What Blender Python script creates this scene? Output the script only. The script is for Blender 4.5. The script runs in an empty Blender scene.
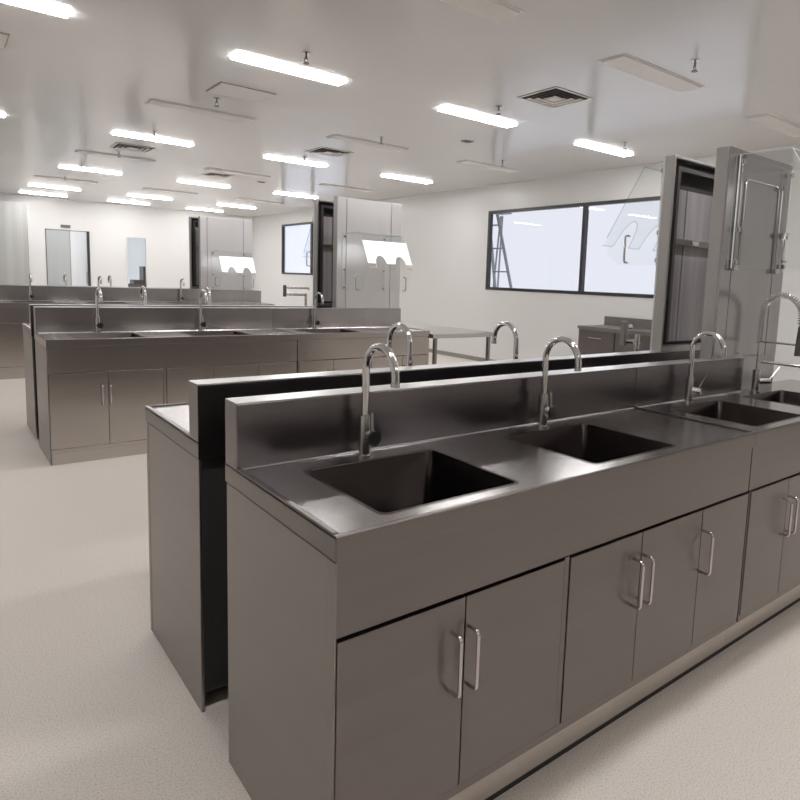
import bpy, bmesh, math, random
from mathutils import Vector, Matrix
random.seed(7)
SC = bpy.context.scene
COL = SC.collection
PI = math.pi

# ------------------------------------------------------------------ materials
def new_mat(name):
    m = bpy.data.materials.new(name); m.use_nodes = True
    nt = m.node_tree
    for n in list(nt.nodes): nt.nodes.remove(n)
    out = nt.nodes.new('ShaderNodeOutputMaterial')
    return m, nt, out

def principled(name, col, rough=.5, metal=0., spec=.5, coat=0., noise=None, bump=None, emis=None):
    m, nt, out = new_mat(name)
    b = nt.nodes.new('ShaderNodeBsdfPrincipled')
    b.inputs['Base Color'].default_value = (*col, 1)
    b.inputs['Roughness'].default_value = rough
    b.inputs['Metallic'].default_value = metal
    b.inputs['Specular IOR Level'].default_value = spec
    b.inputs['Coat Weight'].default_value = coat
    b.inputs['Coat Roughness'].default_value = .1
    if emis:
        b.inputs['Emission Color'].default_value = (*emis[0], 1)
        b.inputs['Emission Strength'].default_value = emis[1]
    nt.links.new(b.outputs[0], out.inputs[0])
    tc = nt.nodes.new('ShaderNodeTexCoord')
    if noise:                                    # (scale xyz, amount, second colour)
        mp = nt.nodes.new('ShaderNodeMapping'); mp.inputs['Scale'].default_value = noise[0]
        nz = nt.nodes.new('ShaderNodeTexNoise'); nz.inputs['Scale'].default_value = 1; nz.inputs['Detail'].default_value = 4
        nt.links.new(tc.outputs['Object'], mp.inputs[0]); nt.links.new(mp.outputs[0], nz.inputs['Vector'])
        mx = nt.nodes.new('ShaderNodeMix'); mx.data_type = 'RGBA'
        rp = nt.nodes.new('ShaderNodeMapRange')
        rp.inputs['From Min'].default_value = .3; rp.inputs['From Max'].default_value = .7
        nt.links.new(nz.outputs['Fac'], rp.inputs['Value'])
        nt.links.new(rp.outputs[0], mx.inputs['Factor'])
        mx.inputs['A'].default_value = (*col, 1); mx.inputs['B'].default_value = (*noise[1], 1)
        nt.links.new(mx.outputs['Result'], b.inputs['Base Color'])
        if len(noise) > 2:
            r2 = nt.nodes.new('ShaderNodeMapRange')
            r2.inputs['From Min'].default_value = .25; r2.inputs['From Max'].default_value = .75
            r2.inputs['To Min'].default_value = noise[2][0]; r2.inputs['To Max'].default_value = noise[2][1]
            nt.links.new(nz.outputs['Fac'], r2.inputs['Value'])
            nt.links.new(r2.outputs[0], b.inputs['Roughness'])
    if bump:
        mp = nt.nodes.new('ShaderNodeMapping'); mp.inputs['Scale'].default_value = bump[0]
        nz = nt.nodes.new('ShaderNodeTexNoise'); nz.inputs['Scale'].default_value = 1; nz.inputs['Detail'].default_value = 3
        nt.links.new(tc.outputs['Object'], mp.inputs[0]); nt.links.new(mp.outputs[0], nz.inputs['Vector'])
        bp = nt.nodes.new('ShaderNodeBump'); bp.inputs['Strength'].default_value = bump[1]; bp.inputs['Distance'].default_value = .002
        nt.links.new(nz.outputs['Fac'], bp.inputs['Height']); nt.links.new(bp.outputs[0], b.inputs['Normal'])
    return m

def clear_sheet(name, tint, refl_rough=.02, haze=0., ior=1.45):
    """thin clear sheet: transparent, with fresnel reflection and a little milky haze"""
    m, nt, out = new_mat(name)
    tr = nt.nodes.new('ShaderNodeBsdfTransparent'); tr.inputs[0].default_value = (*tint, 1)
    gl = nt.nodes.new('ShaderNodeBsdfGlossy'); gl.inputs['Roughness'].default_value = refl_rough
    df = nt.nodes.new('ShaderNodeBsdfDiffuse'); df.inputs[0].default_value = (.8, .82, .82, 1)
    lw = nt.nodes.new('ShaderNodeLayerWeight'); lw.inputs[0].default_value = .5
    pw = nt.nodes.new('ShaderNodeMath'); pw.operation = 'POWER'; pw.inputs[1].default_value = 5.
    fr = nt.nodes.new('ShaderNodeMath'); fr.operation = 'MULTIPLY_ADD'; fr.inputs[1].default_value = .9
    fr.inputs[2].default_value = ((ior-1)/(ior+1))**2
    nt.links.new(lw.outputs['Facing'], pw.inputs[0]); nt.links.new(pw.outputs[0], fr.inputs[0])
    m1 = nt.nodes.new('ShaderNodeMixShader'); m1.inputs[0].default_value = haze
    m2 = nt.nodes.new('ShaderNodeMixShader')
    nt.links.new(tr.outputs[0], m1.inputs[1]); nt.links.new(df.outputs[0], m1.inputs[2])
    nt.links.new(fr.outputs[0], m2.inputs[0]); nt.links.new(m1.outputs[0], m2.inputs[1]); nt.links.new(gl.outputs[0], m2.inputs[2])
    nt.links.new(m2.outputs[0], out.inputs[0])
    return m

def emission(name, col, s):
    m, nt, out = new_mat(name)
    e = nt.nodes.new('ShaderNodeEmission'); e.inputs[0].default_value = (*col, 1); e.inputs[1].default_value = s
    nt.links.new(e.outputs[0], out.inputs[0]); return m

def floor_material():
    m, nt, out = new_mat('speckled_vinyl')
    b = nt.nodes.new('ShaderNodeBsdfPrincipled'); b.inputs['Roughness'].default_value = .42
    b.inputs['Specular IOR Level'].default_value = .45
    tc = nt.nodes.new('ShaderNodeTexCoord')
    nz = nt.nodes.new('ShaderNodeTexNoise'); nz.inputs['Scale'].default_value = 190; nz.inputs['Detail'].default_value = 6; nz.inputs['Roughness'].default_value = .7
    nt.links.new(tc.outputs['Object'], nz.inputs['Vector'])
    cr = nt.nodes.new('ShaderNodeValToRGB')
    e = cr.color_ramp.elements
    e[0].position = .33; e[0].color = (.40, .33, .28, 1)
    e[1].position = .70; e[1].color = (.88, .82, .755, 1)
    k = cr.color_ramp.elements.new(.48); k.color = (.78, .71, .645, 1)
    nt.links.new(nz.outputs['Fac'], cr.inputs[0])
    n2 = nt.nodes.new('ShaderNodeTexNoise'); n2.inputs['Scale'].default_value = .8
    nt.links.new(tc.outputs['Object'], n2.inputs['Vector'])
    mx = nt.nodes.new('ShaderNodeMix'); mx.data_type = 'RGBA'; mx.blend_type = 'MULTIPLY'; mx.inputs['Factor'].default_value = .06
    nt.links.new(cr.outputs[0], mx.inputs['A']); nt.links.new(n2.outputs['Fac'], mx.inputs['B'])
    nt.links.new(mx.outputs['Result'], b.inputs['Base Color'])
    nt.links.new(b.outputs[0], out.inputs[0]); return m

STEEL = principled('brushed_steel', (.195, .176, .168), .29, 1., noise=((.8, .8, 14), (.18, .162, .155)))
STEEL_TOP = principled('steel_worktop', (.36, .34, .335), .20, 1., noise=((220, 3, 3), (.345, .325, .32), (.18, .22)))
STEEL_SIDE = principled('steel_side', (.265, .248, .235), .33, 1., noise=((.8, .8, 9), (.25, .232, .22)))
STEEL_SPLASH = principled('steel_splash', (.21, .19, .195), .24, 1., noise=((3, 3, .3), (.17, .155, .158), (.22, .26)))
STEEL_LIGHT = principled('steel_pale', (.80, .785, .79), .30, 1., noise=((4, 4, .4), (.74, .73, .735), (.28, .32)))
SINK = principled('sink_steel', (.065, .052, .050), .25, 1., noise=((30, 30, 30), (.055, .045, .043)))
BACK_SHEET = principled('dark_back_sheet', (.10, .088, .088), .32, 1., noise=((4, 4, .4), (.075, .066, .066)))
FAR_LIT = {'s': principled('far_lit_steel', (.45, .415, .39), .22, 1., noise=((1, 1, 12), (.425, .39, .365))),  # same steel as the near benches, base colour lightened for the brighter far rows
       'b': principled('far_lit_splash', (.52, .49, .485), .22, 1., noise=((2.2, 2.2, .2), (.36, .33, .325), (.20, .25))),
       't': principled('far_lit_worktop', (.55, .53, .515), .26, 1., noise=((220, 3, 3), (.53, .51, .495), (.24, .28)))}
CHROME = principled('chrome', (.72, .71, .70), .12, 1.)
CHROME_DULL = principled('chrome_satin', (.60, .58, .57), .2, 1.)
DARK = principled('dark_gap', (.012, .011, .011), .7)
DARK_METAL = principled('dark_sheet', (.13, .12, .115), .4, .9, noise=((6, 6, .8), (.10, .095, .09)))
BLACK_KNOB = principled('black_cap', (.008, .008, .008), .5, spec=.25)
BLACK_FRAME = principled('black_frame', (.012, .012, .013), .4)
PLINTH = principled('plinth_steel', (.62, .58, .53), .32, 1., noise=((2, 2, 60), (.54, .50, .46)))
WALL = principled('wall_panel_white', (.74, .735, .725), .30, spec=.5)
CEIL = principled('ceiling_gloss_panel', (.70, .69, .68), .17, spec=.6, noise=((.7, .7, .7), (.66, .65, .64)))
PANEL_OFF = principled('unlit_panel', (.78, .75, .72), .4)
WHITE_METAL = principled('white_metal', (.75, .73, .71), .4)
LAMP = emission('lamp_diffuser', (1, .98, .97), 33.)
FLOOR = floor_material()
BASEB = principled('baseboard_grey', (.22, .21, .20), .4)
ACRYL = clear_sheet('clear_acrylic', (.965, .975, .97), .03, .012)
ACRYL_EDGE = principled('acrylic_edge', (.66, .70, .69), .2)
CLEAR_EDGE = clear_sheet('clear_edge', (.86, .88, .89), .05, .04)
GLARE = principled('white_glare', (.93, .93, .93), .25, emis=((1, 1, 1), .55))  # ceiling reflection on clear acrylic, painted white and faintly glowing
GLASS = clear_sheet('window_glass', (.97, .985, 1.), .01, .0, 1.5)
BACKROOM = emission('glowing_room_wall', (.85, .87, .96), .84)
DOOR_GREY = principled('door_frosted_grey', (.46, .49, .50), .25, noise=((3, 3, .4), (.40, .43, .44)))
DOOR_BLUE = principled('door_frosted_blue', (.62, .67, .71), .22, noise=((3, 3, .4), (.74, .78, .81)))
ALU = principled('ladder_aluminium', (.30, .31, .33), .4, .6)
WIRE = principled('spring_wire', (.55, .54, .53), .2, 1.)

# ------------------------------------------------------------------ mesh helpers
class MB:
    def __init__(s): s.bm = bmesh.new()
    def box(s, x0, x1, y0, y1, z0, z1, bev=0.):
        if x0 > x1: x0, x1 = x1, x0
        if y0 > y1: y0, y1 = y1, y0
        if z0 > z1: z0, z1 = z1, z0
        v = [s.bm.verts.new(p) for p in [(x0,y0,z0),(x1,y0,z0),(x1,y1,z0),(x0,y1,z0),(x0,y0,z1),(x1,y0,z1),(x1,y1,z1),(x0,y1,z1)]]
        f = [s.bm.faces.new([v[i] for i in q]) for q in [(3,2,1,0),(4,5,6,7),(0,1,5,4),(1,2,6,5),(2,3,7,6),(3,0,4,7)]]
        if bev > 0:
            es = list({e for q in f for e in q.edges})
            bmesh.ops.bevel(s.bm, geom=es, offset=bev, segments=2, affect='EDGES', profile=.6)
        return s
    def quad(s, *p):
        s.bm.faces.new([s.bm.verts.new(q) for q in p]); return s
    def prism(s, pts, axis, a0, a1):
        """polygon pts (2D) extruded along axis 0/1/2 from a0 to a1"""
        def P(p, a):
            q = list(p); q.insert(axis, a); return q
        A = [s.bm.verts.new(P(p, a0)) for p in pts]; B = [s.bm.verts.new(P(p, a1)) for p in pts]
        s.bm.faces.new(A); s.bm.faces.new(B[::-1]); n = len(pts)
        for i in range(n): s.bm.faces.new([A[i], B[i], B[(i+1) % n], A[(i+1) % n]])
        return s
    def tube(s, pts, r, seg=12, cap=True):
        pts = [Vector(p) for p in pts]; n = len(pts)
        rr = r if isinstance(r, (list, tuple)) else [r]*n
        rings = []; up = None
        for i, p in enumerate(pts):
            t = (pts[min(i+1, n-1)] - pts[max(i-1, 0)]).normalized()
            if up is None: up = t.orthogonal().normalized()
            up = (up - t*up.dot(t)).normalized(); w = t.cross(up)
            rings.append([s.bm.verts.new(p + rr[i]*(math.cos(a)*up + math.sin(a)*w)) for a in [2*PI*k/seg for k in range(seg)]])
        for a, b in zip(rings, rings[1:]):
            for k in range(seg): s.bm.faces.new([a[k], a[(k+1) % seg], b[(k+1) % seg], b[k]])
        if cap: s.bm.faces.new(rings[0][::-1]); s.bm.faces.new(rings[-1])
        return s
    def build(s, name, mat, parent=None, smooth=False, off=None):
        bmesh.ops.recalc_face_normals(s.bm, faces=s.bm.faces)
        me = bpy.data.meshes.new(name); s.bm.to_mesh(me); s.bm.free()
        me.materials.append(mat)
        if smooth:
            for p in me.polygons: p.use_smooth = True
            try: me.set_sharp_from_angle(angle=math.radians(40))
            except Exception: pass
        o = bpy.data.objects.new(name, me); COL.objects.link(o)
        if parent:
            r = parent
            while r.parent: r = r.parent
            me.transform(Matrix.Translation(-r.location)); o.parent = parent
            if parent.parent or parent is not r:
                pass
        return o

def thing(name, label, cat, loc, group=None):
    o = bpy.data.objects.new(name, None); COL.objects.link(o)
    o.empty_display_size = .1; o.location = loc
    o['label'] = label; o['category'] = cat
    if group: o['group'] = group
    return o
def tag(o, label, cat, group=None):
    o['label'] = label; o['category'] = cat
    if group: o['group'] = group
    return o
def struct(o): o['kind'] = 'structure'; return o

# ------------------------------------------------------------------ camera (matched to the photograph)
CAM = dict(x=-.6053735, y=-1.1119309, z=1.4228773, yaw=50.1146, pitch=-7.0101, roll=2.2008, f=644.156, px=466.831, py=360.867)
import json
yaw, pit, rol = [math.radians(CAM[k]) for k in ('yaw', 'pitch', 'roll')]
fw = Vector((math.cos(pit)*math.cos(yaw), math.cos(pit)*math.sin(yaw), math.sin(pit)))
rt = Vector((math.sin(yaw), -math.cos(yaw), 0)); up = rt.cross(fw)
r2 = math.cos(rol)*rt + math.sin(rol)*up; u2 = -math.sin(rol)*rt + math.cos(rol)*up
cam = bpy.data.cameras.new('camera'); co = bpy.data.objects.new('camera', cam); COL.objects.link(co)
M = Matrix(((r2.x, u2.x, -fw.x, CAM['x']), (r2.y, u2.y, -fw.y, CAM['y']), (r2.z, u2.z, -fw.z, CAM['z']), (0, 0, 0, 1)))
co.matrix_world = M
cam.sensor_width = 36; cam.sensor_fit = 'HORIZONTAL'; cam.lens = CAM['f']/800*36
cam.shift_x = -(CAM['px']-400)/800; cam.shift_y = (CAM['py']-400)/800
cam.clip_start = .05; cam.clip_end = 100
SC.camera = co

# ------------------------------------------------------------------ the room
XW, YB, HC = 7.0, 18.3, 3.1
XL, YS = -3.6, -7.0
def slab_box(name, mat, *b): return struct(MB().box(*b).build(name, mat))
slab_box('floor', FLOOR, XL-.1, XW+.1, YS-.1, YB+1.2, -.12, 0)
slab_box('ceiling', CEIL, XL-.1, XW+.1, YS-.1, YB+.1, HC, HC+.12)
slab_box('wall_left', WALL, XL-.1, XL, YS-.1, YB+.1, 0, HC)
slab_box('wall_front', principled('darkened_wall', (.16, .15, .145), .5), XL, XW, YS-.1, YS, 0, HC)  # unseen wall, colour darkened so the near steel reflects dark

def wall_holes(name, axis, a0, a1, lo, hi, holes, mat):
    """wall slab spanning lo..hi along the other axis with rectangular openings (l, h, z0, z1)"""
    mb = MB()
    cuts = sorted({lo, hi, *[h[0] for h in holes], *[h[1] for h in holes]})
    for c0, c1 in zip(cuts, cuts[1:]):
        hs = [h for h in holes if h[0] <= c0 and h[1] >= c1]
        zs = [(0, HC)] if not hs else [(0, hs[0][2]), (hs[0][3], HC)]
        for z0, z1 in zs:
            if z1-z0 < 1e-4: continue
            if axis == 0: mb.box(a0, a1, c0, c1, z0, z1)
            else: mb.box(c0, c1, a0, a1, z0, z1)
    return struct(mb.build(name, mat))
W1 = (2.95, 7.54, 1.295, 2.66); W2 = (12.6, 16.2, 1.435, 2.79)
wall_holes('wall_right', 0, XW, XW+.1, YS-.1, YB+.1, [W1, W2], WALL)
D1 = (1.69, 2.66, 0, 2.34); D2 = (3.50, 4.05, 0, 2.30)
wall_holes('wall_back', 1, YB, YB+.1, XL, XW, [D1, D2], WALL)

def window(i, W, mullions):
    y0, y1, z0, z1 = W; t = .05
    mb = MB()
    mb.box(XW-.012, XW+.06, y0, y1, z0, z0+t); mb.box(XW-.012, XW+.06, y0, y1, z1-t, z1)
    mb.box(XW-.012, XW+.06, y0, y0+t, z0+t, z1-t); mb.box(XW-.012, XW+.06, y1-t, y1, z0+t, z1-t)
    for m in mullions: mb.box(XW-.012, XW+.06, m-t*.6, m+t*.6, z0+t, z1-t)
    f = struct(mb.build('window_%d' % i, BLACK_FRAME))
    g = MB(); ys = [y0+t] + list(mullions) + [y1-t]
    for a, b in zip(ys, ys[1:]):
        g.quad((XW+.02, a, z0+t), (XW+.02, b, z0+t), (XW+.02, b, z1-t), (XW+.02, a, z1-t))
    g.build('window_pane', GLASS, f)
window(1, W1, [5.37]); window(2, W2, [14.4])
# room beyond the windows; its walls glow in place of room lamps
mb = MB(); mb.box(9.6, 9.7, 1.0, 18.3, 0, HC)
struct(mb.build('wall_beyond', BACKROOM))
mb = MB(); mb.box(XW+.1, 9.7, 1.0, 1.1, 0, HC); mb.box(XW+.1, 9.7, 18.2, 18.3, 0, HC)
struct(mb.build('wall_beyond_ends', principled('beyond_glow', (.8, .83, .9), .5, emis=((.83, .87, 1.), .5))))
slab_box('floor_beyond', FLOOR, XW+.1, 9.7, 1.0, 18.3, -.12, 0)
slab_box('ceiling_beyond', WALL, XW+.1, 9.7, 1.0, 18.3, HC, HC+.12)

# baseboards
slab_box('baseboard_right', BASEB, XW-.015, XW-.0005, 5.0, YB-.02, .0, .075)
slab_box('baseboard_back', BASEB, 4.1, XW-.02, YB-.015, YB-.0005, .0, .075)

# back-wall doors
mb = MB(); mb.box(D1[0]+.02, 2.22, YB+.02, YB+.05, .01, D1[3]-.02)
d1 = struct(mb.build('door_1', DOOR_GREY))
MB().box(2.23, 2.60, YB+.02, YB+.05, .01, D1[3]-.02).build('door_leaf', DOOR_BLUE, d1)
MB().box(2.60, 2.66, YB-.02, YB+.06, 0, D1[3]).box(1.69, 1.705, YB-.015, YB+.06, 0, D1[3]).build('door_jamb', BLACK_FRAME, d1)
MB().box(2.57, 2.585, YB+.005, YB+.02, 1.0, 1.3).build('door_handle', CHROME_DULL, d1)
slab_box('wall_beyond_back', principled('back_lobby_glow', (.62, .67, .70), .4, emis=((.8, .86, .9), .5)), 2.9, 4.9, YB+1.1, YB+1.2, 0, HC)  # lobby wall glows in place of the lobby's own lighting
mb = MB(); mb.box(3.5, 3.54, YB-.01, YB+.09, 0, 2.30); mb.box(4.01, 4.05, YB-.01, YB+.09, 0, 2.30); mb.box(3.54, 4.01, YB-.01, YB+.09, 2.26, 2.30)
d2 = struct(mb.build('door_2', WHITE_METAL))
MB().quad((3.54, YB+.04, 1.02), (4.01, YB+.04, 1.02), (4.01, YB+.04, 2.26), (3.54, YB+.04, 2.26)).build('door_glass', GLASS, d2)
MB().box(3.54, 4.01, YB+.03, YB+.05, .01, 1.02).build('door_lower_panel', DARK_METAL, d2)
# dark equipment seen through the second door
t = thing('storage_cabinet', 'dark grey steel cabinet seen through the narrow glazed door in the back wall', 'cabinet', (3.95, YB+.5, 0))
MB().box(3.75, 4.3, YB+.3, YB+.75, 0, 1.12, .01).build('cabinet_body', DARK_METAL, t)
MB().box(4.0, 4.3, YB+.3, YB+.75, 1.1201, 1.5, .01).build('cabinet_hutch', DARK_METAL, t)
# left grey partition of the back wall
struct(MB().box(XL, 1.34, 18.0, YB-.001, 0, 2.90).build('wall_partition', principled('partition_grey', (.42, .43, .42), .3, .3, noise=((6, 6, .05), (.56, .57, .55)))))
struct(MB().box(1.30, 1.345, 17.985, 17.999, 0, 2.90).build('trim_1', WHITE_METAL))
s = thing('door_sign', 'small dark rectangular sign plate on the wall above the grey double door', 'sign', (2.13, YB, 2.43))
MB().box(2.03, 2.24, YB-.025, YB-.002, 2.395, 2.465, .004).build('sign_plate', BLACK_FRAME, s)
MB().box(2.04, 2.23, YB-.027, YB-.0252, 2.405, 2.455).build('sign_face', principled('sign_face', (.10, .12, .10), .4), s)

# ------------------------------------------------------------------ ceiling fittings
ROWN = {-3.9: 'unseen row added behind the camera', .1: 'row over the nearest bench', 4.12: 'nearest lit row', 8.14: 'second lit row', 12.0: 'third lit row', 15.55: 'fourth lit row', 17.35: 'lit row against the back wall'}  # the row behind the camera is added to brighten the front floor
COLN = ['far left', 'second from left', 'third from left', 'far right']
def round_rect(cx, cy, w, d, r, n=5):
    p = []
    for sx, sy, a0 in ((1, 1, 0), (-1, 1, PI/2), (-1, -1, PI), (1, -1, 1.5*PI)):
        for k in range(n+1):
            a = a0 + PI/2*k/n
            p.append((cx + sx*(w/2-r) + r*math.cos(a), cy + sy*(d/2-r) + r*math.sin(a)))
    return p
def light(x, y, row, col, w=.94, d=.16):
    t = thing('ceiling_light', 'lit strip light, %s of the %s' % (COLN[col], ROWN[row]), 'ceiling light', (x, y, HC), 'lit strip lights on the ceiling')
    MB().prism(round_rect(x, y, w+.014, d+.014, .012), 2, HC-.004, HC-.0005).build('frame', WHITE_METAL, t)
    MB().prism(round_rect(x, y, w, d, .01), 2, HC-.016, HC-.0045).build('diffuser', LAMP, t)
for row, xs in {.1: (-.27, 1.77, 3.80, 5.90), -3.9: (-.27, 1.77, 3.80, None), 4.12: (-.27, 1.77, 3.80, 5.84), 8.14: (-.32, 1.72, 3.68, 5.67), 12.0: (None, 1.66, 3.58, 5.47),
                15.55: (None, 1.58, 3.47, 5.50), 17.35: (None, 1.58, 3.41, 5.29)}.items():
    for c, x in enumerate(xs):
        if x is not None: light(x, row, row, c)
UROW = {2.08: 'row above the nearest bench', 6.14: 'row behind the nearest lit lights', 10.0: 'row behind the second lit lights', 13.8: 'row behind the third lit lights'}
def panel_off(x, y, row, col):
    t = thing('unlit_ceiling_light', 'unlit white light panel, %s in the %s' % (COLN[col], UROW[row]), 'ceiling light', (x, y, HC), 'unlit light panels on the ceiling')
    MB().prism(round_rect(x, y, 1.08, .25, .01), 2, HC-.004, HC-.0005).build('frame', WHITE_METAL, t)
    MB().prism(round_rect(x, y, 1.04, .21, .008), 2, HC-.014, HC-.0045).build('diffuser', PANEL_OFF, t)
for row, xs in {2.08: (None, 1.78, 3.87, 6.08), 6.14: (None, 1.70, 3.72, 5.74), 10.0: (None, 1.66, 3.50, 5.55), 13.8: (None, 1.54, 3.45, 5.4)}.items():
    for c, x in enumerate(xs):
        if x is not None: panel_off(x, row, row, c)
def diffuser_vent(x, y, label, w=.48):
    t = thing('ceiling_vent', label, 'air vent', (x, y, HC), 'square louvred air vents')
    MB().box(x-w/2, x+w/2, y-w/2, y+w/2, HC-.004, HC-.0005).build('backing', DARK, t)
    for k in range(4):
        h = w/2 - k*.055; q = .022; z0 = HC-.018+k*.002; mb = MB()
        # a sloped square ring
        o = [(x-h, y-h), (x+h, y-h), (x+h, y+h), (x-h, y+h)]; i = [(x-h+q, y-h+q), (x+h-q, y-h+q), (x+h-q, y+h-q), (x-h+q, y+h-q)]
        for a in range(4):
            b = (a+1) % 4
            mb.quad((*o[a], z0+(.013 if k == 0 else 0)), (*o[b], z0+(.013 if k == 0 else 0)), (*i[b], z0+.010), (*i[a], z0+.010))
        mb.build('louvre', PANEL_OFF, t)
    MB().box(x-.05, x+.05, y-.05, y+.05, HC-.014, HC-.0042).build('centre_plate', PANEL_OFF, t)
diffuser_vent(3.82, 3.09, 'square louvred air vent nearest the camera, right of the nearest lit lights')
diffuser_vent(3.67, 7.08, 'square louvred air vent in front of the second lit row')
diffuser_vent(1.67, 9.05, 'square louvred air vent on the left behind the second lit row')
diffuser_vent(3.35, 10.6, 'farthest square louvred air vent, small and dark in the distance', .42)
def plate(x, y, label, w=.5, d=.38):
    t = thing('ceiling_access_plate', label, 'ceiling plate', (x, y, HC), 'flat white square ceiling plates')
    MB().box(x-w/2-.01, x+w/2+.01, y-d/2-.01, y+d/2+.01, HC-.006, HC-.0005).build('frame', BASEB, t)
    MB().box(x-w/2, x+w/2, y-d/2, y+d/2, HC-.014, HC-.0065, .003).build('panel', PANEL_OFF, t)
plate(1.73, 5.12, 'flat white square ceiling plate behind the nearest lit light')
plate(-.32, 5.12, 'flat white square ceiling plate at the left edge of the view')
SPR = [(1.68, 3.66, 'in front of the lit light second from left, nearest row'), (3.80, 1.68, 'beside the nearest unlit panel on the right'),
       (1.63, 5.5, 'between the flat plate and the unlit panel behind it'), (3.66, 3.66, 'in front of the third lit light of the nearest row'),
       (3.64, 5.72, 'in front of the middle unlit panel behind the nearest lights'), (5.70, 3.72, 'in front of the far right lit light of the nearest row'),
       (5.55, 5.65, 'in front of the unlit panel nearest the right wall'), (3.6, 7.7, 'in front of the second lit row, third light'),
       (1.60, 7.65, 'in front of the second lit row, second light'), (1.60, 9.55, 'behind the second lit row on the left'), (1.45, 11.6, 'in front of the third lit row on the left'),
       (1.45, 13.3, 'farthest one, in front of the fourth lit row')]
for x, y, w in SPR:
    t = thing('fire_sprinkler', 'small dark sprinkler head %s' % w, 'sprinkler', (x, y, HC), 'ceiling sprinkler heads')
    MB().tube([(x, y, HC-.0005), (x, y, HC-.008)], .032, 16).build('escutcheon', CHROME_DULL, t, True)
    MB().tube([(x, y, HC-.0081), (x, y, HC-.05)], .009, 10).tube([(x-.012, y, HC-.04), (x-.016, y, HC-.06), (x, y, HC-.078)], .003, 6).tube([(x+.012, y, HC-.04), (x+.016, y, HC-.06), (x, y, HC-.078)], .003, 6).build('body', BASEB, t, True)
    MB().tube([(x, y, HC-.0785), (x, y, HC-.083)], .024, 12).build('deflector', DARK_METAL, t, True)
for x, y, w in [(4.46, 5.1, 'between the nearest lit row and the unlit panels'), (4.19, 10.74, 'far away behind the second lit row')]:
    t = thing('ceiling_sensor', 'tiny dark rectangular sensor on the ceiling %s' % w, 'sensor', (x, y, HC), 'small ceiling sensors')
    MB().box(x-.06, x+.06, y-.045, y+.045, HC-.012, HC-.0005, .003).build('sensor_body', BASEB, t)
    MB().box(x-.035, x+.035, y-.025, y+.025, HC-.017, HC-.0125).build('sensor_lens', BLACK_FRAME, t)

# ------------------------------------------------------------------ benches
D, TS, HL = .636, .088, .051
class Frame:
    """maps bench coordinates (X along, Y from front lip to back, Z) to the room"""
    def __init__(s, y0, sgn): s.y0, s.s = y0, sgn
    def y(s, Y): return s.y0 + s.s*Y
def fbox(mb, F, x0, x1, Y0, Y1, z0, z1, bev=0.): mb.box(x0, x1, F.y(Y0), F.y(Y1), z0, z1, bev)

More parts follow.
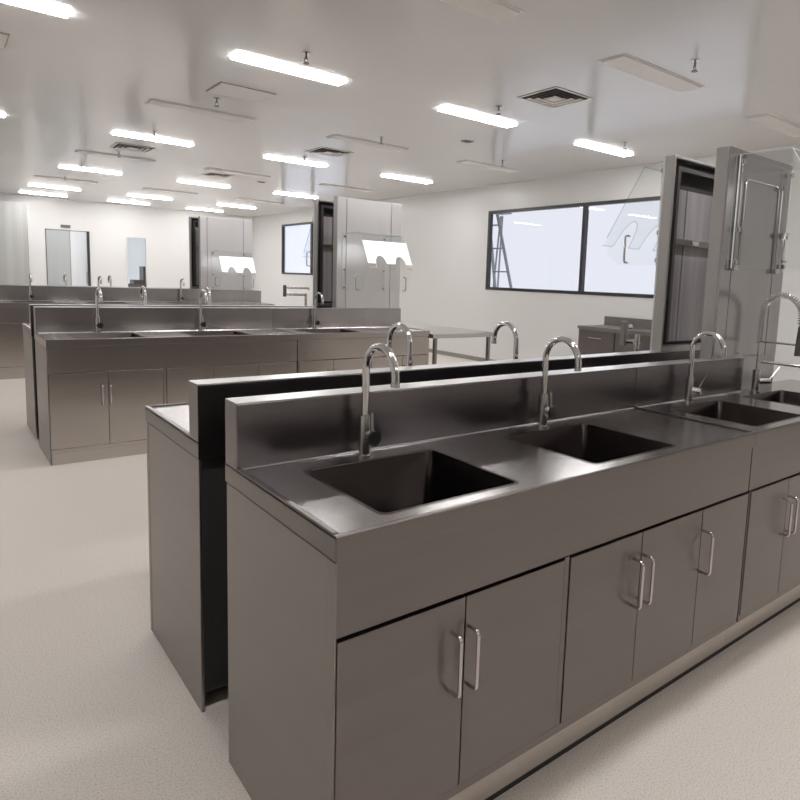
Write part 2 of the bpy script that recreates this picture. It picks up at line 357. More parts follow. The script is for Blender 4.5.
def sink_cabinet(*a, far=False, **k):
    global STEEL, STEEL_TOP, STEEL_SPLASH
    keep = (STEEL, STEEL_TOP, STEEL_SPLASH)
    if far: STEEL, STEEL_TOP, STEEL_SPLASH = FAR_LIT['s'], FAR_LIT['t'], FAR_LIT['b']
    try: return sink_cabinet_(*a, **k)
    finally: STEEL, STEEL_TOP, STEEL_SPLASH = keep
def sink_cabinet_(F, H, xa, xb, sinks, doors, label, hb, za, zd, left_end=False, right_end=False, splash_to=None, handles=True, group='stainless steel sink cabinets'):
    """one cabinet unit with its welded worktop. doors: list of (x0, x1, handle side)"""
    root = thing('sink_cabinet', label, 'sink cabinet', ((xa+xb)/2, F.y(D/2), 0), group)
    sy0, sy1 = .063, .458
    # worktop sheet with sink openings
    mb = MB()
    cuts = sorted({xa, xb, *[s[0] for s in sinks], *[s[1] for s in sinks]})
    top = lambda x0, x1, a, b: mb.box(x0, x1, F.y(a), F.y(b), H-.004, H)
    for c0, c1 in zip(cuts, cuts[1:]):
        if any(s[0] <= c0 and s[1] >= c1 for s in sinks):
            top(c0, c1, .004, sy0); top(c0, c1, sy1, D)
        else: top(c0, c1, .004, D)
    ct = mb.build('worktop', STEEL_TOP, root)
    mb = MB(); fbox(mb, F, xa, xb, 0, .0038, H-HL, H+.001, .0012)
    mb.prism([(F.y(0), H+.0012), (F.y(.014), H+.0012), (F.y(.010), H+.005), (F.y(.002), H+.005)], 0, xa, xb)
    if left_end:
        fbox(mb, F, xa, xa+.0038, .004, D, H-HL, H+.001)
        fbox(mb, F, xa, xa+.014, .014, D-TS-.002, H+.0012, H+.006, .002)
    else: fbox(mb, F, xa+.0005, xa+.012, .014, D-TS-.002, H+.0012, H+.006, .002)
    if right_end:
        fbox(mb, F, xb-.0038, xb, .004, D, H-HL, H+.001)
        fbox(mb, F, xb-.014, xb, .014, D-TS-.002, H+.0012, H+.006, .002)
    mb.build('worktop_edge', STEEL, root)
    # basins
    for sx0, sx1 in sinks:
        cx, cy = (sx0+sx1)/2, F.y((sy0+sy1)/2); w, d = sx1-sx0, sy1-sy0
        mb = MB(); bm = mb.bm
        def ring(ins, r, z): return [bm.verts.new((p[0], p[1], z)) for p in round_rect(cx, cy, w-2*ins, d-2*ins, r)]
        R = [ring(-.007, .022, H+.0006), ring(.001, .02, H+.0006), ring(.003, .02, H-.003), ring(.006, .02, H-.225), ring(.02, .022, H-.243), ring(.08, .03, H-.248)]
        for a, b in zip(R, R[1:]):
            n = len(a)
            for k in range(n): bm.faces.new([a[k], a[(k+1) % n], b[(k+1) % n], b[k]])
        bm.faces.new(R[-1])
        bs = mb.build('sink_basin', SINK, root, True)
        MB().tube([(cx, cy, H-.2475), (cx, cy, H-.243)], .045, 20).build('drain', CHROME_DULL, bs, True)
    # splashback
    if hb:
        sx = splash_to or xb
        mb = MB(); fbox(mb, F, xa, sx, D-TS, D, H+.0005, H+hb, .003)
        sp = mb.build('backsplash', STEEL_SPLASH, root)
        MB().prism([(F.y(D-TS-.0002), H+.0008), (F.y(D-TS-.0035), H+.0008), (F.y(D-TS-.0002), H+.0045)], 0, xa+.0145, sx-.001).build('weld_fillet', STEEL_TOP, sp)
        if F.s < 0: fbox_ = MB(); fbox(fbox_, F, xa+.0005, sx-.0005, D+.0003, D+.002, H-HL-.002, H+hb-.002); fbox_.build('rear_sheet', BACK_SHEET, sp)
        mb = MB(); fbox(mb, F, xa+.001, sx-.001, D-TS+.002, D-.002, H+hb+.0002, H+hb+.002); mb.build('lit_top_fold', STEEL_LIGHT, sp)  # paler steel paints the lamp highlight along the splash top
    # apron above the doors
    mb = MB(); fbox(mb, F, xa+.0075 if left_end else xa+.003, xb-.003, .0095, .024, za+.002, H-HL-.0015, .0015); mb.build('apron', STEEL, root)
    # carcass: back, bottom, dark liner and posts
    mb = MB()
    fbox(mb, F, xa+.014, xb-.004, D-.022, D-.012, .06, H-HL)
    fbox(mb, F, xa+.022, xb-.006, .03, D-.03, zd-.008, zd+.004)
    fbox(mb, F, xa+.022, xb-.006, .027, .030, zd+.005, za)
    mb.build('carcass', DARK, root)
    mb = MB()
    fbox(mb, F, xa+.008, xb-.004, .008, .028, zd-.028, zd-.002, .002)
    edges = sorted([d[0] for d in doors] + [d[1] for d in doors])
    xs = [edges[0]-.001 if left_end else xa+.003] + edges + [xb-.003]
    for a, b in zip(xs[::2], xs[1::2]):
        if b-a > .008: fbox(mb, F, a+.002, b-.002, .007, .0265, zd-.001, za+.001)
    mb.build('front_frame', STEEL, root)
    # sides
    if left_end:
        mb = MB(); fbox(mb, F, xa+.002, xa+.012, .036, D-.004, 0.0005, H-HL-.0045, .0015); fbox(mb, F, xa+.001, xa+.0065, .006, .0345, 0.0005, H-HL-.0045, .0015)
        sp_ = mb.build('side_panel', STEEL_SIDE, root)
        mb = MB(); fbox(mb, F, xa+.005, xa+.010, .012, D-.004, H-HL-.0044, H-HL-.0003); mb.build('shadow_strip', DARK, sp_)  # dark strip painting the shade under the worktop lip
    if right_end:
        mb = MB(); fbox(mb, F, xb-.020, xb-.008, .03, D-.004, 0.0005, H-HL-.0005, .0015); mb.build('side_panel', STEEL_SIDE, root)
    # plinth
    px0 = xa+.022 if left_end else xa+.0005
    px1 = xb-.022 if right_end else xb-.0005
    if STEEL is FAR_LIT['s']:
        mb = MB(); fbox(mb, F, px0-.012, px1, .010, .024, .0005, zd-.029); mb.build('plinth', FAR_LIT['s'], root)
    else:
        mb = MB(); fbox(mb, F, px0, px1, .045, .055, .034, zd-.03); fbox(mb, F, px0, px1, .03, .045, zd-.034, zd-.029)
        pl = mb.build('plinth', PLINTH, root)
        mb = MB(); fbox(mb, F, px0, px1, .058, .066, 0.0005, .034); mb.build('plinth_gap', DARK, pl)
    # doors
    for x0, x1, side in doors:
        g = .0018
        mb = MB(); fbox(mb, F, x0+g, x1-g, .004, .022, zd+.002, za-.004, .0015)
        dr = mb.build('door', STEEL, root)
        if handles and side:
            hx = (x1-.042) if side > 0 else (x0+.011)
            z0, z1 = zd+.272, zd+.422
            if zd < .13: z0, z1 = .415, .565
            pts = [(hx, F.y(.004), z0)]
            for a in range(5):
                q = PI/2*a/4; pts.append((hx, F.y(-.022-.012*math.sin(q)), z0+.012*(1-math.cos(q))))
            for a in range(5):
                q = PI/2*a/4; pts.append((hx, F.y(-.022-.012*math.cos(q)), z1-.012+.012*math.sin(q)))
            pts.append((hx, F.y(.004), z1))
            MB().tube(pts, .0048, 10).build('handle', CHROME_DULL, dr, True)
    return root

ZA, ZD = .674, .171
def front_bench(y0, H, hb, za, zd, sc, who, sinksA, sinksB, length, splash_to):
    F = Frame(y0, 1); q = lambda v: v*sc
    dA = [(q(.006), q(.354), 1), (q(.354), q(.709), -1), (q(.732), q(1.069), 1), (q(1.069), q(1.419), -1), (q(1.419), q(1.742), -1)]
    dB = [(q(1.762), q(2.08), 1), (q(2.08), q(2.43), -1), (q(2.455), q(2.79), 1), (q(2.79), length-.03, -1)]
    xm = q(1.748)
    sink_cabinet(F, H, 0, xm-.001, sinksA, dA, 'left steel cabinet of the %s camera-facing bench, with two sinks' % who, hb, za, zd, left_end=True, far=y0 > 1)
    sink_cabinet(F, H, xm, length, sinksB, dB, 'right steel cabinet of the %s camera-facing bench, under the tall panel' % who, hb, za, zd, right_end=True, splash_to=splash_to, far=y0 > 1)
    return F
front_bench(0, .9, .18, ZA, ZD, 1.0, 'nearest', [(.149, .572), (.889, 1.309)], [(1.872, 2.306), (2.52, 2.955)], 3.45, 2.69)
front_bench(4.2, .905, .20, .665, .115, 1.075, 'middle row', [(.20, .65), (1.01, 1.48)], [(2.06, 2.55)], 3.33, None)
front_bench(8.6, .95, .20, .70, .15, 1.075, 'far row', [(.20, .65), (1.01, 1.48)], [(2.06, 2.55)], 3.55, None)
def rear_bench(y_back, H, hb, who, sinksA, sinksB, length):
    F = Frame(y_back + D, -1)
    xm = 1.748
    dA = [(.022, .37, 1), (.37, .72, -1), (.74, 1.07, 1), (1.07, 1.40, -1), (1.42, 1.74, 1)]
    dB = [(1.76, 2.14, 1), (2.14, 2.52, -1), (2.54, 2.9, 1), (2.9, length-.03, -1)]
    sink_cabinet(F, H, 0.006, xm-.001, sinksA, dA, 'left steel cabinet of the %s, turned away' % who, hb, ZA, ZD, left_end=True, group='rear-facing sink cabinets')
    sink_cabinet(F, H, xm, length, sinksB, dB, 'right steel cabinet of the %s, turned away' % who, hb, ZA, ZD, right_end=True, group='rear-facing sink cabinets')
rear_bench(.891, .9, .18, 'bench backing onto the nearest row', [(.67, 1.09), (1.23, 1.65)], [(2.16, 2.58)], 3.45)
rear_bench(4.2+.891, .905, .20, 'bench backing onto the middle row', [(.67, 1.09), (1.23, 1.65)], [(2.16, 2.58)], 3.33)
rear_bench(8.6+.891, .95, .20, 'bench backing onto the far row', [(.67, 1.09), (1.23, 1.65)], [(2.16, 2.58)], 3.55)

# ------------------------------------------------------------------ taps
def gooseneck(x, y, H, s, label, lever='cap', group='gooseneck taps', R=.077, top=1.0):
    """s=-1: spout towards the camera side (-y); s=+1: away"""
    t = thing('tap', label, 'tap', (x, y, H), group)
    z0 = H
    MB().tube([(x, y, z0+.0008), (x, y, z0+.008)], .026, 20).build('base_flange', CHROME_DULL, t, True)
    MB().tube([(x, y, z0+.008), (x, y, z0+.125)], .018, 18).build('body', CHROME_DULL, t, True)
    h = .256*top
    pts = [(x, y, z0+.1255), (x, y, z0+.18), (x, y, z0+h)]
    for k in range(1, 15):
        a = PI*k/14*1.0
        pts.append((x, y+s*(R-R*math.cos(a)), z0+h+R*math.sin(a)))
    pts.append((x, y+s*2*R, z0+h-.012))
    sp = MB().tube(pts, .0115, 14).build('spout', CHROME, t, True)
    MB().tube([(x, y+s*2*R, z0+h-.0125), (x, y+s*2*R, z0+h-.026)], .0125, 14).build('nozzle', CHROME_DULL, sp, True)
    dx, dy = .2, .98*s
    c = Vector((x, y, z0+.062))
    if lever == 'cap':
        MB().tube([c+Vector((dx, dy, 0))*.017, c+Vector((dx, dy, 0))*.036], .018, 18).build('valve', CHROME_DULL, t, True)
        MB().tube([c+Vector((dx, dy, 0))*.0365, c+Vector((dx, dy, 0))*.046], .0225, 20).build('valve_cap', BLACK_KNOB, t, True)
        MB().tube([c+Vector((dx, dy, .35))*.034+Vector((0,0,.01)), c+Vector((dx*.030, dy*.030, .075))], .004, 8).build('lever', CHROME_DULL, t, True)
    else:
        MB().tube([c+Vector((dx, dy, 0))*.017, c+Vector((dx, dy, 0))*.055], [.018, .015], 18).build('valve', CHROME_DULL, t, True)
        MB().tube([c+Vector((dx, dy, 0))*.045+Vector((0,0,.012)), c+Vector((dx*.075, dy*.075, .085))], .0045, 8).build('lever', CHROME, t, True)
    return t
gooseneck(.356, .492, .9, -1, 'chrome gooseneck tap with black round valve cap behind the nearest sink')
gooseneck(1.112, .495, .9, -1, 'chrome gooseneck tap with black round valve cap behind the second sink of the nearest bench')
gooseneck(2.092, .495, .9, -1, 'chrome gooseneck tap with raised side lever behind the third sink of the nearest bench', 'lever')
gooseneck(.885, 1.035, .9, 1, 'chrome gooseneck tap behind the dark splashback, arch overlapping the nearest tap')
gooseneck(1.485, 1.035, .9, 1, 'chrome gooseneck tap behind the dark splashback, arch in front of the white wall')
for y, H, row in ((4.2, .905, 'middle row'), (8.6, .95, 'far row')):
    yy = y+.495
    for i, x in enumerate((.41, 1.205, 2.29)):
        gooseneck(x, yy, H, -1, 'chrome gooseneck tap on the front of the %s bench, %s from the left' % (row, ('first', 'second', 'third')[i]), group='gooseneck taps on the distant benches', top=1.08)
    yy = y+1.035
    for i, x in enumerate((.89, 1.46)):
        gooseneck(x, yy, H, 1, 'chrome gooseneck tap rising behind the splashback of the %s, %s from the left' % (row, ('first', 'second')[i]), group='gooseneck taps on the distant benches', top=1.1)

def swing_tap(x, y, H, s, label):
    t = thing('swing_arm_tap', label, 'tap', (x, y, H), 'angular swing-arm taps')
    MB().tube([(x, y, H+.0008), (x, y, H+.008)], .026, 20).build('base_flange', CHROME_DULL, t, True)
    MB().tube([(x, y, H+.0081), (x, y, H+.265)], .0145, 16).build('post', CHROME_DULL, t, True)
    ex, ey = x-.02, y+s*.075
    MB().tube([(x-.003, y+s*.0175, H+.225), (ex+.003, ey-.0185, H+.225)], .013, 12).build('swing_arm', CHROME_DULL, t, True)
    v = MB().box(ex-.017, ex+.017, ey-.017, ey+.017, H+.20, H+.335, .003).build('valve_block', STEEL_SIDE, t)
    MB().tube([(ex+.0175, ey-.002, H+.305), (ex+.045, ey-.012, H+.305)], .015, 16).build('knob', CHROME, v, True)
swing_tap(2.42, 1.035, .9, 1, 'angular chrome swing-arm tap in front of the small wall cabinet')
def filler(x, y, H, label):
    """angular two-arm tap standing on the rear bench of the middle row"""
    t = thing('swing_arm_tap', label, 'tap', (x, y, H), 'angular swing-arm taps')
    MB().tube([(x, y, H+.0008), (x, y, H+.008)], .028, 20).build('base_flange', CHROME_DULL, t, True)
    MB().tube([(x, y, H+.0081), (x, y, H+.33)], .014, 14).build('post', CHROME_DULL, t, True)
    MB().tube([(x-.015, y, H+.315), (x-.20, y+.05, H+.315)], .013, 12).build('lower_arm', CHROME_DULL, t, True)
    v = MB().tube([(x-.212, y+.053, H+.29), (x-.212, y+.053, H+.41)], .018, 14).build('valve_block', DARK_METAL, t, True)
    MB().tube([(x-.192, y+.048, H+.385), (x+.02, y-.02, H+.385), (x+.024, y-.021, H+.365)], .012, 12).build('upper_arm', CHROME_DULL, t, True)
filler(2.45, 4.2+1.035, .905, 'angular chrome swing-arm tap with two level arms, left of the middle dark panel')

def spring_tap(x, y, H):
    t = thing('pre_rinse_tap', 'tall spring-coil pre-rinse tap at the right end of the nearest bench', 'tap', (x, y, H))
    MB().tube([(x, y, H+.0008), (x, y, H+.008)], .027, 20).build('base_flange', CHROME_DULL, t, True)
    MB().tube([(x, y, H+.0081), (x, y, H+.12)], .019, 16).build('body', CHROME_DULL, t, True)
    MB().tube([(x+.012, y-.015, H+.06), (x+.04, y-.06, H+.065)], [.018, .015], 14).build('valve', CHROME, t, True)
    MB().tube([(x+.035, y-.055, H+.072), (x+.09, y-.075, H+.135)], .004, 8).build('lever', CHROME_DULL, t, True)
    R = .10; zt = H+.415; yy = y
    core = [(x, yy, H+.121), (x, yy, zt)] + [(x, yy-(R-R*math.cos(PI*k/12)), zt+R*math.sin(PI*k/12)) for k in range(1, 13)] + [(x, yy-2*R, zt-.05)]
    MB().tube(core, .0065, 10).build('hose', CHROME_DULL, t, True)
    # spring: helix around the upper part of the path
    path = [Vector((x, yy, H+.26+(zt-H-.26)*k/10)) for k in range(10)] + [Vector((x, yy-(R-R*math.cos(PI*k/40)), zt+R*math.sin(PI*k/40))) for k in range(41)] + [Vector((x, yy-2*R, zt-.04))]
    L = [0]
    for a, b in zip(path, path[1:]): L.append(L[-1]+(b-a).length)
    turns = int(L[-1]/.0125); N = turns*9; pts = []
    import bisect
    for i in range(N+1):
        l = L[-1]*i/N; j = min(max(bisect.bisect_right(L, l)-1, 0), len(path)-2)
        f = (l-L[j])/max(L[j+1]-L[j], 1e-9); p = path[j].lerp(path[j+1], f); tg = (path[j+1]-path[j]).normalized()
        u = Vector((1, 0, 0)); w = tg.cross(u)
        a = 2*PI*i/9; pts.append(p + .0155*(math.cos(a)*u + math.sin(a)*w))
    MB().tube(pts, .0026, 5).build('spring', WIRE, t, True)
    MB().tube([(x, yy-.012, H+.27), (x, yy-2*R+.016, H+.27)], .005, 8).build('holder_arm', CHROME_DULL, t, True)
    MB().tube([(x, yy-2*R, zt-.051), (x, yy-2*R, H+.30), (x, yy-2*R, H+.215)], [.010, .014, .018], 14).build('spray_head', DARK_METAL, t, True)
    MB().tube([(x+.0, yy-.02, H+.165), (x+.01, yy-.28, H+.165), (x+.01, yy-.288, H+.15)], .008, 10).build('side_spout', CHROME_DULL, t, True)
    MB().tube([(x-.008, yy, H+.20), (x-.06, yy+.05, H+.20)], .004, 8).build('wall_stay', CHROME_DULL, t, True)
spring_tap(2.735, .497, .9)

# ------------------------------------------------------------------ tall steel panels standing on the splashbacks
def tall_panel(x0, x1, y0, y1, z0, z1, face, label, notch=None, mat=STEEL_LIGHT, back_open=True, relief=None):
    """face=-1: front side towards -y. back side is an open tray with dark inside."""
    t = thing('tall_steel_panel', label, 'steel panel', ((x0+x1)/2, (y0+y1)/2, z0), 'tall steel panels on the splashbacks')
    yf, yb = (y0, y1) if face < 0 else (y1, y0)      # front skin, rear
    d = .0045*(-face)
    fw_ = lambda v: yf + v*(-face)                    # depth from the front skin
    mb = MB(); mb.box(x0, x0+.097, fw_(0), fw_(.012), z0, z1, .002); mb.box(x1-.127, x1, fw_(0), fw_(.012), z0, z1, .002)
    mb.box(x0+.103, x1-.133, fw_(.001), fw_(.011), z0, z1-.002, .001)
    if notch: mb.box(notch[0], x1, fw_(.002), fw_(.012), notch[1], z0-.0005)
    mb.build('front_sheet', mat, t)
    T = y1-y0
    mb = MB()
    mb.box(x0, x0+.014, fw_(.0125), fw_(T), z0, z1, .002); mb.box(x1-.014, x1, fw_(.0125), fw_(T), z0, z1, .002)
    mb.box(x0+.0145, x1-.0145, fw_(.0125), fw_(T), z1-.014, z1, .002); mb.box(x0+.0145, x1-.0145, fw_(.0125), fw_(T), z0, z0+.03, .002)
    mb.build('outer_casing', CASING, t)
    MB().box(x0+.006, x1-.006, fw_(.0124), fw_(.0135), z0+.006, z1-.006).build('seam_liner', DARK, t) if False else None
    b = MB()
    b.box(x0+.015, x1-.015, fw_(.014), fw_(.018), z0+.031, z1-.015)
    bk = b.build('inner_liner', DARK, t)
    if back_open:
        r = MB()
        yb0, yb1 = fw_(T-.036), fw_(T-.006)
        r.box(x0+.05, x0+.075, yb0, yb1, z0+.05, z1-.05); r.box(x1-.075, x1-.05, yb0, yb1, z0+.05, z1-.05)
        r.box(x0+.0755, x1-.0755, yb0, yb1, z1-.072, z1-.05)
        r.build('guide_rail', DARK_METAL, t)
        c = MB(); c.box(x0+.09, x0+.195, fw_(T-.045), fw_(T-.040), z0+.05, z1-.16); c.box(x0+.207, x1-.09, fw_(T-.045), fw_(T-.040), z0+.05, z1-.16)
        c.build('sliding_sheet', principled('sliding_sheet', (.40, .365, .375), .3, .1, noise=((14, 14, .5), (.22, .20, .205))), t)
        zc = z0+.575*(z1-z0)
        k = MB(); k.box(x0+.0755, x1-.0755, fw_(T-.036), fw_(T-.012), zc-.018, zc+.018, .002); k.build('cross_bar', STEEL_SIDE, t)
        k = MB(); k.box(x0+.23, x0+.30, fw_(T-.011), fw_(T-.003), zc-.012, zc+.012, .002); k.build('latch', CHROME, t)
    if relief:
        yq = fw_(-.0035); a0, a1, zt, zb = x0+.165, x1-.145, z1-.135, z1-.575; r = .035
        pts = [(a0, yq, zb)] + [(a0+r-r*math.cos(PI/2*k/6), yq, zt-r+r*math.sin(PI/2*k/6)) for k in range(7)]
        pts += [(a1-r+r*math.sin(PI/2*k/6), yq, zt-r+r*math.cos(PI/2*k/6)) for k in range(7)] + [(a1, yq, zb)]
        MB().tube(pts, .0032, 8).build('window_bead', CHROME_DULL, relief, True)
        yr = fw_(-.011)
        for x, zz in ((x0+.1, z1-.03), (x1-.128, z1-.13)):
            b = MB().tube([(x, yr, zb+.012), (x, yr, zz)], .0055, 10).build('slide_bar', CHROME, relief, True)
            MB().box(x-.022, x+.022, fw_(-.028), fw_(-.0005), zb-.016, zb+.011, .004).build('end_bracket', CHROME_DULL, b)
            MB().box(x-.016, x+.016, fw_(-.026), fw_(-.018), z1-.40, z1-.376, .003).build('clip', DARK_METAL, b)
            MB().box(x-.016, x+.016, fw_(-.026), fw_(-.018), zz-.02, zz+.004, .003).build('clip', DARK_METAL, b)
    return t

def hood(x0, x1, yf, face, ztop, label, d1=.25, d2=.45, dz=.31, zb=.27, glare=True, hd=.27, hz=(.21, .08)):
    """clear acrylic splash hood: flat top, two side sheets, sloping front with two arched arm openings.
    yf: plane it hangs from; face -1 projects towards -y"""
    t = thing('splash_hood', label, 'splash hood', ((x0+x1)/2, yf, ztop), 'clear acrylic splash hoods')
    Y = lambda v: yf + face*v
    zs = ztop-dz; zl = zs-zb
    e = .006
    mb = MB(); mb.quad((x0, Y(.004), ztop), (x1, Y(.004), ztop), (x1, Y(d1), ztop), (x0, Y(d1), ztop)); mb.build('top_sheet', ACRYL, t)
    for x in (x0, x1-.004):
        mb = MB(); mb.bm.faces.new([mb.bm.verts.new((x+.002, a_, b_)) for a_, b_ in [(Y(.004), ztop-.0045), (Y(d1), ztop-.0045), (Y(d2), zs), (Y(d2-.01), zs-.10), (Y(d2-.10), zl), (Y(.004), zl)]])
        sd = mb.build('side_sheet', ACRYL, t)
        mb = MB(); mb.tube([(x+.002, Y(.004), zl), (x+.002, Y(.004), ztop), (x+.002, Y(d1), ztop), (x+.002, Y(d2), zs)], .0035, 6)
        mb.build('sheet_edge', ACRYL_EDGE if glare else CLEAR_EDGE, sd)
        sx = -1 if x == x0 else 1; hx = x + (0 if sx < 0 else .004)
        hy = Y(hd); h0, h1 = zs-hz[0], zs-hz[1]
        MB().tube([(hx, hy, h0), (hx+sx*.03, hy, h0), (hx+sx*.036, hy, h0+.008), (hx+sx*.036, hy, h1-.008), (hx+sx*.03, hy, h1), (hx, hy, h1)], .006, 8).build('handle', CHROME_DULL, sd, True)
    # sloping front with arches; param u across, v down the slope 0..1
    W = x1-x0
    def S(u, v): return (x0+u*W, Y(d1+(d2-d1)*v-.001), ztop-.004-(dz-.004)*v)
    def outline_v(u):                                 # lower edge of the sheet as a function of u
        v = 1.12
        for c in (.30, .74):
            r = .125
            if abs(u-c) < r: v = min(v, 1.12-.40*math.sqrt(max(0, 1-((u-c)/r)**2))**.8)
        return v
    n = 72; split = .97; lo = .24
    a = MB(); b = MB(); c_ = MB()
    us = [i/n for i in range(n+1)]
    for u0, u1 in zip(us, us[1:]):
        w0, w1 = outline_v(u0), outline_v(u1)
        m0, m1 = min(split, w0), min(split, w1)
        a.quad(S(u0, lo), S(u1, lo), S(u1, m1), S(u0, m0)); c_.quad(S(u0, .01), S(u1, .01), S(u1, lo), S(u0, lo))
    fs = a.build('front_sheet', GLARE if glare else ACRYL, t); c_.build('clear_top_strip', ACRYL, fs)
    k = 0                                             # the clear feet of the sheet between the arm arches
    while k < n:
        if outline_v(us[k]) > split+1e-5 and outline_v(us[k+1]) > split+1e-5:
            b = MB()
            while k < n and outline_v(us[k+1]) > split+1e-5:
                b.quad(S(us[k], split), S(us[k+1], split), S(us[k+1], outline_v(us[k+1])), S(us[k], outline_v(us[k]))); k += 1
            b.build('clear_foot', ACRYL, fs)
        k += 1
    mb = MB(); mb.tube([(x0, Y(d1), ztop-.002), (x1, Y(d1), ztop-.002)], .004, 6)
    mb.tube([S(u, outline_v(u)) for u in us], .003, 6); mb.build('front_edge', ACRYL_EDGE if glare else CLEAR_EDGE, t)
    for x in (x0+.012, x1-.03):
        for z in (ztop-.03, ztop-.36, zl+.03):
            MB().box(x, x+.018, Y(.0045), Y(.022), z-.012, z+.012, .003).build('clamp', CHROME_DULL, t)
    return t

CASING = principled('casing_steel', (.50, .485, .475), .36, 1., noise=((9, 9, 2.5), (.42, .405, .395), (.32, .40)))
PANEL_DARK = principled('panel_face_steel', (.44, .425, .43), .22, 1., noise=((5, 5, .5), (.36, .345, .35), (.20, .25)))
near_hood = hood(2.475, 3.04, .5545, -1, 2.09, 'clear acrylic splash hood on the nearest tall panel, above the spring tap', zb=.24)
tall_panel(2.40, 3.07, .560, .636, 1.0835, 2.12, -1, 'tall grey steel panel facing the camera on the nearest bench, upright behind the spring tap', notch=(2.692, .9015), mat=PANEL_DARK, relief=near_hood)
tall_panel(2.44, 3.10, .891, .962, 1.0835, 2.125, 1, 'dark open-backed tall steel panel behind the nearest one, its hollow back showing')
hood(2.47, 3.05, .981, 1, 2.09, 'clear acrylic splash hood projecting in front of the black framed window', glare=False, d1=.12, d2=.35, dz=.38, zb=.16, hd=.19, hz=(.145, -.004))
tall_panel(2.55, 3.31, 4.748, 4.836, 1.1085, 2.215, -1, 'bright tall steel panel on the middle row, behind the hood with a glare-white front')
hood(2.60, 3.11, 4.746, -1, 1.855, 'acrylic splash hood with glare-white sloping front and arm arches on the middle row', d1=.35, d2=.51, dz=.30, hd=.35, hz=(.25, .113))
tall_panel(2.50, 3.30, 4.2+.891, 4.2+.979, 1.1085, 2.20, 1, 'dark open-backed tall steel panel just left of the bright middle panel')
hood(2.56, 3.22, 4.2+.981, 1, 2.05, 'faint clear acrylic splash hood overlapping the small far window', glare=False, d1=.12, d2=.35, dz=.38, zb=.16, hd=.19, hz=(.145, -.004))
tall_panel(2.60, 3.39, 9.148, 9.236, 1.1535, 2.26, -1, 'bright tall steel panel on the far row, smallest in the view')
hood(2.76, 3.28, 9.146, -1, 1.74, 'acrylic splash hood with glare-white sloping front on the far row', d1=.3, d2=.46, dz=.32)
tall_panel(2.56, 3.35, 8.6+.891, 8.6+.979, 1.1535, 2.26, 1, 'narrow dark open-backed tall steel panel on the far row')

# ------------------------------------------------------------------ table at the end of the middle row
def steel_table(x0, x1, y0, y1, H, label):
    t = thing('steel_table', label, 'table', ((x0+x1)/2, (y0+y1)/2, 0), 'stainless steel tables at the bench ends')
    MB().box(x0, x1, y0, y1, H-.0455, H, .003).build('tabletop', FAR_LIT['t'], t)
    for x in (x0+.05, x1-.07):
        for y in (y0+.04, y1-.06):
            lg = MB().box(x, x+.035, y, y+.035, .03, H-.0455, .003).build('leg', STEEL_SIDE, t)
            MB().tube([(x+.0175, y+.0175, .0005), (x+.0175, y+.0175, .0295)], .016, 12).build('foot', DARK_METAL, lg, True)
steel_table(3.34, 4.20, 4.16, 6.05, .875, 'stainless steel table with slim legs at the right end of the middle row')

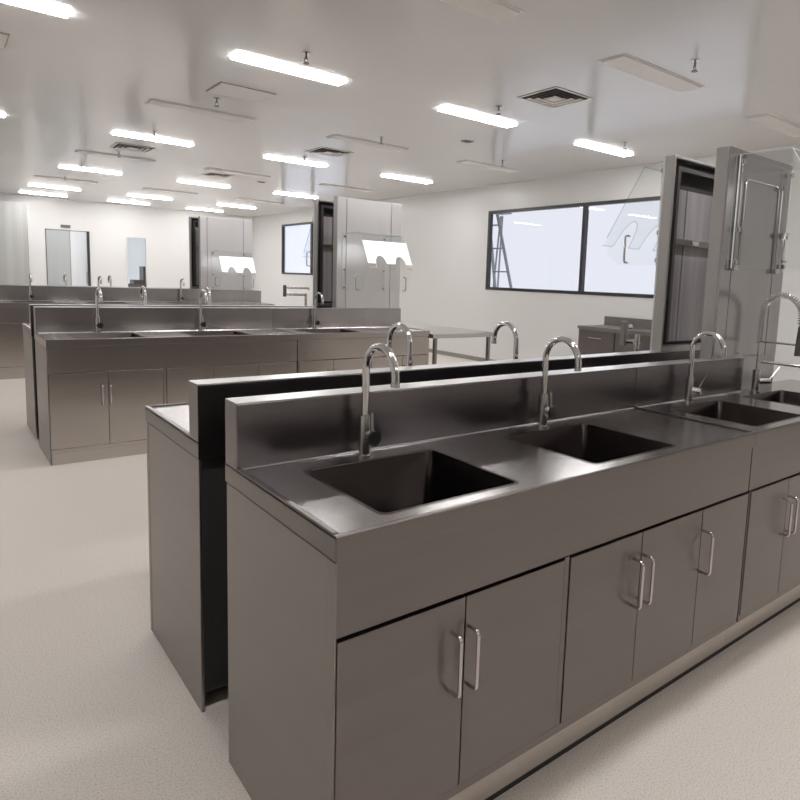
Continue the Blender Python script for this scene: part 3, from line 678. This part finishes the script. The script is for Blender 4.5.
# ------------------------------------------------------------------ small cabinet by the right wall
t = thing('wall_cabinet', 'low stainless steel drawer cabinet with upstand against the right wall under the window', 'cabinet', (6.68, 3.9, 0))
cx0, cx1, cy0, cy1, ch = 6.4, 6.98, 2.9, 4.87, .872
MB().box(cx0, cx1, cy0, cy1, ch-.045, ch, .003).build('worktop', STEEL_SIDE, t)
MB().box(cx1-.03, cx1, cy0, cy1-.03, ch+.0005, ch+.13, .003).build('upstand', STEEL_SIDE, t)
MB().box(cx0+.03, cx1-.01, cy0+.01, cy1-.01, .1, ch-.0455, .002).build('cabinet_body', STEEL, t)
MB().box(cx0+.06, cx1-.03, cy0+.03, cy1-.03, .0005, .0995).build('plinth', DARK_METAL, t)
for k in range(3):
    a = cy1-.02-k*.64
    dr = MB().box(cx0+.012, cx0+.0295, a-.62, a, .47, ch-.052, .002).build('drawer', STEEL, t)
    MB().tube([(cx0+.0125, a-.42, .72), (cx0-.01, a-.42, .72), (cx0-.01, a-.20, .72), (cx0+.0125, a-.20, .72)], .005, 8).build('handle', CHROME, dr, True)
    dr = MB().box(cx0+.012, cx0+.0295, a-.62, a, .115, .465, .002).build('door', STEEL, t)
    MB().tube([(cx0+.0125, a-.1, .42), (cx0-.01, a-.1, .42), (cx0-.01, a-.1, .28), (cx0+.0125, a-.1, .28)], .005, 8).build('handle', CHROME, dr, True)

# ------------------------------------------------------------------ step ladder in the room beyond the window
t = thing('step_ladder', 'grey aluminium step ladder standing behind the left pane of the large window', 'ladder', (7.7, 7.9, 0))
A0, A1, B0, B1 = Vector((7.62, 8.244, 2.72)), Vector((7.62, 8.018, 2.72)), Vector((7.62, 7.735, .02)), Vector((7.62, 7.09, .02))
def bar(p, q, w=.028, dpt=.05):
    mb = MB(); d = (q-p).normalized(); s_ = d.cross(Vector((1, 0, 0))).normalized(); 
    pts = [p+s_*w/2, p-s_*w/2, q-s_*w/2, q+s_*w/2]
    mb.prism([(v.y, v.z) for v in pts], 0, p.x-dpt/2, p.x+dpt/2); return mb
for a, b in ((A0, B0), (A1, B1)):
    r = bar(a, b).build('rail', ALU, t)
for k in range(6):
    f = (.23+.43*k)/2.7; p = A0.lerp(B0, f); q = A1.lerp(B1, f)
    MB().box(p.x-.04, p.x+.02, q.y+.016, p.y-.016, p.z-.012, p.z+.012).build('rung', ALU, t)
mb = bar(Vector((7.95, 8.27, 2.70)), Vector((7.95, 8.52, .02)), .02, .03); mb.build('rear_leg', ALU, t)
mb = bar(Vector((7.95, 8.22, 2.70)), Vector((7.95, 8.32, .02)), .02, .03); mb.build('rear_leg', ALU, t)
MB().box(7.59, 7.97, 7.99, 8.29, 2.721, 2.75, .004).build('top_cap', ALU, t)

# ------------------------------------------------------------------ world and view
w = bpy.data.worlds.new('world'); SC.world = w; w.use_nodes = True
w.node_tree.nodes['Background'].inputs[0].default_value = (.75, .74, .73, 1)
w.node_tree.nodes['Background'].inputs[1].default_value = .15
SC.view_settings.view_transform = 'Standard'
SC.view_settings.look = 'None'
SC.view_settings.exposure = .2
SC.view_settings.gamma = 1.14
SC.cycles.max_bounces = 10
SC.cycles.transparent_max_bounces = 16
SC.cycles.diffuse_bounces = 5
SC.cycles.glossy_bounces = 5
SC.cycles.use_denoising = True
SC.cycles.sample_clamp_indirect = 6
